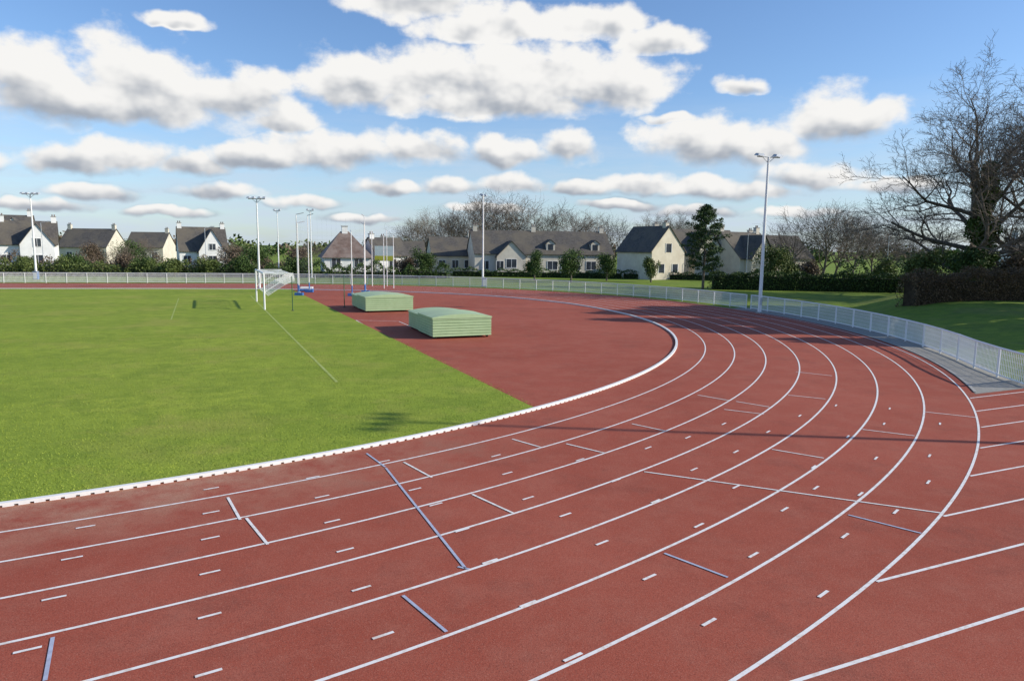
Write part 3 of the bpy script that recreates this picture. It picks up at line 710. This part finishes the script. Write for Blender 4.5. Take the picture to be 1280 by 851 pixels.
# tall trees standing east of the bend, whose shadows reach the track
for i,(x,y,h,w) in enumerate([(43,45,21,8),(39,36.5,16,6),(47,50,20,8),(36,32.5,13,5),(40,40.5,18,6)]):
    evergreen((x,y),h,w,"tall dark evergreen tree east of the railing",M_leaf_dark,90+i,nb=34,lf=.36,group="tall evergreen trees beyond the lawn")
def pine(loc,h,w):
    np.random.seed(77); e=empty("pine_tree",(loc[0],loc[1],0),0,"tall dark green pine tree on the lawn","tree")
    t=MB(); t.tube((0,0,0),(.05,0,h*.6),.16,.1,8,M_bark); t.tube((.05,0,h*.6),(0,0,h*.97),.1,.03,8,M_bark)
    t.obj("trunk",e)
    m=MB()
    nb=80
    for j in range(nb):
        f=.2+.76*((j+.5)/nb); z=h*f
        env=(1.0 if f<.62 else max(.16,1-(f-.62)/.4)) * (.8 if f<.34 else 1)
        R=w/2*env*np.random.uniform(.55,1.15); a=j*2.4+np.random.uniform(-.4,.4)
        x,y=R*math.cos(a),R*math.sin(a); dz=.35*R*np.random.uniform(.2,1.2)
        m.tube((0,0,z),(x,y,z+dz),.03,.012,4,M_bark)
        for q in (.45,.75,1.0):
            s=np.random.uniform(.3,.55)
            leaf_faces(blob_points((x*q,y*q,z+dz*q+.05),(s,s,s*.7),75,.1),.08,M_leaf_pine,m)
    leaf_faces(blob_points((0,0,h*.95),(.25,.25,.45),120,.2),.08,M_leaf_pine,m)
    m.obj("crown",e)
pine((21,77.5),9.3,4.6)
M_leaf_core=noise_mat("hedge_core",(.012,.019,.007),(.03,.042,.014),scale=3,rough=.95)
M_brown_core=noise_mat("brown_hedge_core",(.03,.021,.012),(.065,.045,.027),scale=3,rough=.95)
def hedge(pts,w,h,mat,label,leaf=.09,dens=90,seed=1,rough=.25,core=None,zoff=0):
    np.random.seed(seed); m=MB(); pts=[np.array(p,float) for p in pts]
    for a,b in zip(pts[:-1],pts[1:]):
        L=np.linalg.norm(b-a); t=(b-a)/L; n=np.array((t[1],-t[0])); 
        A=[a-n*w*.34+t*.2,b-n*w*.34-t*.2,b+n*w*.34-t*.2,a+n*w*.34+t*.2]
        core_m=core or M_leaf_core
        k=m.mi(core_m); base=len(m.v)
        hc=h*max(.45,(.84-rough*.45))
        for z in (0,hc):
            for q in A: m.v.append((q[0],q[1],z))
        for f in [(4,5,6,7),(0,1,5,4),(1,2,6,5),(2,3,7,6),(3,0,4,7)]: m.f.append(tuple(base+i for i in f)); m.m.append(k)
        N=int(L*(h+w)*dens)
        s=np.random.uniform(-.25,L+.25,N); ph=np.random.uniform(0,1,N)
        hh=h*(1+rough*.6*np.sin(s*.9+seed)*np.sin(s*.37)+rough*.35*np.sin(s*2.9+seed*2)+rough*np.random.normal(0,.12,N))
        side=np.where(ph<.30,-1,np.where(ph<.60,1,0))
        zz=np.random.uniform(0,1,N)
        nn=np.where(side!=0,side*w*(.42+np.random.uniform(-.1,.12,N)-.14*zz**4),np.random.uniform(-.42,.42,N)*w)
        z=np.where(side!=0,zz*hh*.95,hh*np.random.uniform(.80,1.03,N))
        P=np.stack([a[0]+t[0]*s+n[0]*nn,a[1]+t[1]*s+n[1]*nn,z],1)
        leaf_faces(P,leaf,mat,m)
    o=m.obj("hedge"); o.location.z=zoff; tag(o,label,"hedge"); return o
hedge([(27.8,49.3),(38.5,52.5),(60,58.5)],1.7,2.6,M_leaf_brown,"tall clipped brown beech hedge on the grass bank",.055,440,2,.2,M_brown_core,.35)
hedge([(22,78),(31,77),(42,75.5)],1.6,1.9,M_leaf_dark,"clipped dark green hedge on the lawn edge",.09,140,3,.2)
hedge([(-80,88),(-62,90),(-40,92)],2.4,1.5,M_leaf_mid,"uneven shrub hedge behind the railing",.11,90,4,.7)
hedge([(-40,92),(-22,95),(-9,97)],2.2,1.5,M_leaf_dark,"dark green shrub hedge behind the railing",.11,90,5,.7)
hedge([(-90,97),(-60,99),(-30,101)],2.2,1.9,M_leaf_bush,"bare brown twiggy hedge along the road",.11,60,15,.7)
hedge([(-9,104),(16,102.5),(38,98)],1.4,1.1,M_leaf_dark,"low dark hedge in front of the houses",.1,60,6,.4)
hedge([(42,90),(60,84),(90,80)],2.2,2.6,M_leaf_dark,"dark hedge below the bare trees",.14,45,7,.6)
sh=[(-48.3,92,2.4,4,M_leaf_dark),(-44.2,91,2.3,4,M_leaf_mid),(-39.7,92,2.3,4,M_leaf_mid),(-35.6,93,2.8,4,M_leaf_dark),(-52,93,2.6,4,M_leaf_bush),(-58.5,94,2.2,5,M_leaf_dark),(-29.4,96,2.4,4,M_leaf_dark),(-15.4,100,3.0,4,M_leaf_bush),(-66,95,2.0,4,M_leaf_mid),(-33,108,3.8,5,M_leaf_bush),(-40,110,4.0,6,M_leaf_dark),(-64,118,4.6,6,M_leaf_dark),(-69,116,4.4,5,M_leaf_bush),(-46,116,3.8,6,M_leaf_bush),
  (36,62,4.6,5.0,M_leaf_mid),(38.6,60,5.0,4.4,M_leaf_dark),(43.1,60,4.4,5,M_leaf_bush),(46.5,62,4.6,5,M_leaf_mid),(42.5,80,4.2,4,M_leaf_mid),(32.3,82,3.0,4,M_leaf_mid),(35.5,84,3.0,4,M_leaf_bush)]
for i,(x,d,h,w,mt) in enumerate(sh):
    big=x>34 and d<65
    evergreen((x,d),h,w,"tall bushy shrub behind the brown hedge" if big else ("brown bare twiggy shrub behind the railing" if mt==M_leaf_bush else "leafy shrub behind the railing"),mt,20+i,"shrub",26 if big else 16,.1,"shrubs behind the railing","shrub")
np.random.seed(5); m=MB()
for i in range(420):
    x=np.random.uniform(-420,420); y=np.random.uniform(250,330); h=np.random.uniform(4,9)
    leaf_faces(blob_points((x,y,h*.45),(5,3,h*.5),50,.3),.8,(M_leaf_mid,M_leaf_bush,M_leaf_dark)[i%3],m)
o=m.obj("distant_wood"); tag(o,"distant belt of woodland on the horizon","trees",kind="stuff")
sheet("road",[(-120,103.5),(-20,105.5),(60,104.5),(60,109),(-20,109.5),(-120,108)],.012,M_road)

# grass blades close by
np.random.seed(9)
N=110000
u=np.random.uniform(-.85,.12,N); Yv=10+ (np.random.uniform(0,1,N)**1.4)*24; X=u*Yv
P=np.stack([X,Yv],1)
Ks=K[::2];Ns=NN[::2]
keep=np.zeros(N,bool)
for i in range(0,N,5000):
    q=P[i:i+5000]; d=((q[:,None,:]-Ks[None])**2).sum(2); j=d.argmin(1)
    keep[i:i+5000]=((q-Ks[j])*Ns[j]).sum(1)<-.11
cr=(P[:,0]-E0[0])*ED[1]-(P[:,1]-E0[1])*ED[0]
keep&=cr<0
P=P[keep];n=len(P)
a=np.random.uniform(0,6.28,n);wd=np.random.uniform(.005,.011,n);h=np.random.uniform(.012,.034,n)
dx=np.cos(a)*wd;dy=np.sin(a)*wd;lx=np.random.normal(0,.02,n);ly=np.random.normal(0,.02,n)
v=np.zeros((n,3,3));z0=.015
v[:,0]=np.stack([P[:,0]-dx,P[:,1]-dy,np.full(n,z0)],1);v[:,1]=np.stack([P[:,0]+dx,P[:,1]+dy,np.full(n,z0)],1);v[:,2]=np.stack([P[:,0]+lx,P[:,1]+ly,z0+h],1)
me=D.meshes.new("grass_blades");me.from_pydata(v.reshape(-1,3).tolist(),[],[(3*i,3*i+1,3*i+2) for i in range(n)])
M_blade=leaf_mat("grass_blade",(.15,.22,.03),(.37,.43,.06)); me.materials.append(M_blade)
o=D.objects.new("grass_blades",me);col.objects.link(o);tag(o,"short winter grass blades on the pitch","grass",kind="stuff")

# ------------------------------------------------------------------ camera
cam=D.cameras.new("camera");co=D.objects.new("camera",cam);col.objects.link(co)
cam.sensor_width=36;cam.lens=24.625;cam.clip_end=4000;cam.clip_start=.1
co.matrix_world=Matrix.Translation((0,0,4.389))@Matrix.Rotation(math.pi/2-.13265,4,'X')@Matrix.Rotation(.012,4,'Z')
scn.camera=co
# ------------------------------------------------------------------ sun
EL=math.radians(26); AZ=math.radians(95)
sun=D.lights.new("sun","SUN");sun.energy=5.0;sun.angle=math.radians(.5);sun.color=(1,.93,.80)
so=D.objects.new("sun",sun);col.objects.link(so)
dirv=-Vector((math.cos(EL)*math.sin(AZ),math.cos(EL)*math.cos(AZ),math.sin(EL)))
so.rotation_euler=dirv.to_track_quat('-Z','Y').to_euler()
# ------------------------------------------------------------------ world
w=D.worlds.new("World");scn.world=w;w.use_nodes=True;nt=w.node_tree;N=nt.nodes;L=nt.links
try:
    w.cycles.sampling_method='MANUAL'; w.cycles.sample_map_resolution=256
except Exception: pass
for n in list(N):N.remove(n)
out=N.new("ShaderNodeOutputWorld");bg=N.new("ShaderNodeBackground");L.new(bg.outputs[0],out.inputs[0])
sky=N.new("ShaderNodeTexSky");sky.sky_type='NISHITA';sky.sun_disc=False;sky.sun_elevation=EL;sky.sun_rotation=AZ
sky.air_density=1.0;sky.dust_density=.5;sky.ozone_density=2.0
def M(op,a,b=None,c=None,clamp=False):
    n=N.new("ShaderNodeMath");n.operation=op;n.use_clamp=clamp
    for i,v in enumerate((a,b,c)):
        if v is None: continue
        if isinstance(v,(int,float)): n.inputs[i].default_value=v
        else: L.new(v,n.inputs[i])
    return n.outputs[0]
def VM(op,a,b=None,c=None):
    n=N.new("ShaderNodeVectorMath");n.operation=op
    for i,v in enumerate((a,b,c)):
        if v is None: continue
        if isinstance(v,tuple): n.inputs[i].default_value=v
        else: L.new(v,n.inputs[i])
    return n
tc=N.new("ShaderNodeTexCoord");sx=N.new("ShaderNodeSeparateXYZ");L.new(tc.outputs["Generated"],sx.inputs[0])
az=M('MULTIPLY',M('ARCTAN2',sx.outputs[0],sx.outputs[1]),57.2958)
el=M('MULTIPLY',M('ARCSINE',sx.outputs[2]),57.2958)
cb=N.new("ShaderNodeCombineXYZ");L.new(az,cb.inputs[0]);L.new(el,cb.inputs[1]);p0=cb.outputs[0]
def nz(vec,scale,det,ro,w=0):
    n=N.new("ShaderNodeTexNoise");n.noise_dimensions='2D';n.inputs["Scale"].default_value=scale;n.inputs["Detail"].default_value=det;n.inputs["Roughness"].default_value=ro
    L.new(vec,n.inputs["Vector"]);return n
wn=nz(p0,.35,2,.5)
wv=VM('SUBTRACT',wn.outputs["Color"],(.5,.5,.5)).outputs[0]
p=VM('MULTIPLY_ADD',wv,(2.2,1.1,0),p0).outputs[0]
CLOUDS="-32.8,9.5,5.7,3.1;-27.0,10.5,6.6,3.3;-21.3,10.0,5.7,2.7;-18.0,8.9,3.2,1.2;-12.6,11.7,4.6,2.7;-6.2,12.2,6.6,2.8;0.7,12.5,6.6,3.1;7.0,12.1,5.2,3.0;-2.5,10.9,12,1.8;-29,9.0,11,1.9;-7.7,18.1,6.5,2.6;-2.8,16.3,5.6,2.0;6.2,16.5,4.3,1.8;10.8,15.2,3.9,1.3;-25.0,15.1,2.1,0.7;17.2,11.9,1.9,0.9;-32.1,5.2,3.1,1.3;-28.3,5.8,4.1,1.6;-24.5,5.5,3.3,1.1;-19.8,6.2,3.8,1.3;-14.8,6.9,4.9,2.1;-7.2,7.2,3.7,1.7;-0.5,7.1,4.1,1.5;4.0,7.6,3.0,1.8;15.1,7.7,5.5,2.3;19.4,7.4,3.3,1.8;23.7,9.0,4.1,2.5;26.5,9.6,1.8,1.4;-10.5,4.3,3.4,0.8;-5.0,4.6,3.0,1.0;0.2,4.8,3.6,1.1;5.2,4.5,2.9,.9;9.8,4.9,3.6,1.1;15.1,4.5,3.4,1.2;19.3,4.2,3.0,1.0;22.8,5.2,4.6,1.3;12.0,9.8,1.8,0.6;-30.5,3.2,3.4,0.8;-22.1,3.7,3.4,0.8;-34.2,2.2,4.0,0.6;-16.4,3.1,3.2,0.7;-2.1,2.9,3.6,0.6;8.2,3.2,4.0,0.6;14.0,2.8,3.6,0.6;27.6,4.5,3.4,0.8;-38.5,5.0,3.3,1.2;-44,10,6,3;-26.5,2.1,3.4,.5;-11,2.0,3.8,.5;21.5,2.6,3.4,.6;46,9,7,3;-60,12,7,3.5"
F_=None;SH_=None;SW=None
for (a,e,ra,re) in nums(CLOUDS,4):
    q=VM('MULTIPLY_ADD',p,(1/ra,1/re,0),(-a/ra,-e/re,0)).outputs[0]
    q2=VM('MULTIPLY',q,(1,-1.7,1)).outputs[0]
    ln=VM('LENGTH',VM('MAXIMUM',q,q2).outputs[0])
    val=M('SUBTRACT',1.0,ln.outputs["Value"])
    wb=M('MAXIMUM',M('ADD',val,.25),.02)
    wgt=M('MULTIPLY',wb,wb)
    h=M('MULTIPLY_ADD',el,1/(1.55*re),-(e-.55*re)/(1.55*re))
    if F_ is None: F_=val;SH_=M('MULTIPLY',wgt,h);SW=wgt
    else:
        F_=M('MAXIMUM',F_,val); SH_=M('MULTIPLY_ADD',wgt,h,SH_); SW=M('ADD',SW,wgt)
Hh=M('DIVIDE',SH_,SW)
pn=VM('MULTIPLY',p0,(1,1.4,1)).outputs[0]
n1=nz(pn,.25,7,.55)
pn2=VM('ADD',pn,(.8,1.4,0)).outputs[0]
n2=nz(pn2,.25,3,.5)
n1s=nz(pn,.25,3,.5)
Fc=M('MAXIMUM',F_,-1.0)
dens=M('ADD',Fc,M('MULTIPLY',M('SUBTRACT',n1.outputs["Fac"],.42),1.55))
mw=N.new("ShaderNodeMapRange");mw.inputs["From Min"].default_value=0;mw.inputs["From Max"].default_value=.8;mw.inputs["To Min"].default_value=.80;mw.inputs["To Max"].default_value=.38;L.new(Hh,mw.inputs["Value"])
mask=N.new("ShaderNodeMapRange");mask.interpolation_type='SMOOTHSTEP';mask.inputs["From Min"].default_value=-.08;L.new(mw.outputs[0],mask.inputs["From Max"]);L.new(dens,mask.inputs["Value"])
bump=M('ADD',M('MULTIPLY',M('SUBTRACT',n1s.outputs["Fac"],n2.outputs["Fac"]),1.5),M('MULTIPLY',M('SUBTRACT',n1.outputs["Fac"],n1s.outputs["Fac"]),.7))
lit=M('ADD',M('MULTIPLY',Hh,1.1),bump)
lit=M('SUBTRACT',lit,M('MULTIPLY',dens,.20))
lr=N.new("ShaderNodeMapRange");lr.interpolation_type='SMOOTHSTEP';lr.inputs["From Min"].default_value=-.25;lr.inputs["From Max"].default_value=.66;L.new(lit,lr.inputs["Value"])
cc=N.new("ShaderNodeMix");cc.data_type='RGBA';L.new(lr.outputs[0],cc.inputs["Factor"]);cc.inputs["A"].default_value=(.37,.41,.475,1);cc.inputs["B"].default_value=(.93,.92,.90,1)
hz=N.new("ShaderNodeMapRange");hz.inputs["From Min"].default_value=12;hz.inputs["From Max"].default_value=0;hz.inputs["To Max"].default_value=1.0;L.new(el,hz.inputs["Value"])
veil=nz(VM('MULTIPLY',p0,(.25,1.6,1)).outputs[0],.45,5,.62)
vv=M('MULTIPLY',hz.outputs[0],M('MULTIPLY_ADD',veil.outputs["Fac"],1.8,-.25,True),None,True)
skc=VM('SCALE',sky.outputs[0]);skc.inputs[3].default_value=.145
tint=VM('MULTIPLY',skc.outputs[0],(.82,.97,1.18)).outputs[0]
m1_=N.new("ShaderNodeMix");m1_.data_type='RGBA';L.new(vv,m1_.inputs["Factor"]);L.new(tint,m1_.inputs["A"]);m1_.inputs["B"].default_value=(.60,.70,.83,1)
m2_=N.new("ShaderNodeMix");m2_.data_type='RGBA';L.new(mask.outputs[0],m2_.inputs["Factor"]);L.new(m1_.outputs["Result"],m2_.inputs["A"]);L.new(cc.outputs["Result"],m2_.inputs["B"])
L.new(m2_.outputs["Result"],bg.inputs["Color"]);bg.inputs["Strength"].default_value=1.0
scn.view_settings.view_transform='Standard';scn.view_settings.look='None';scn.view_settings.exposure=0
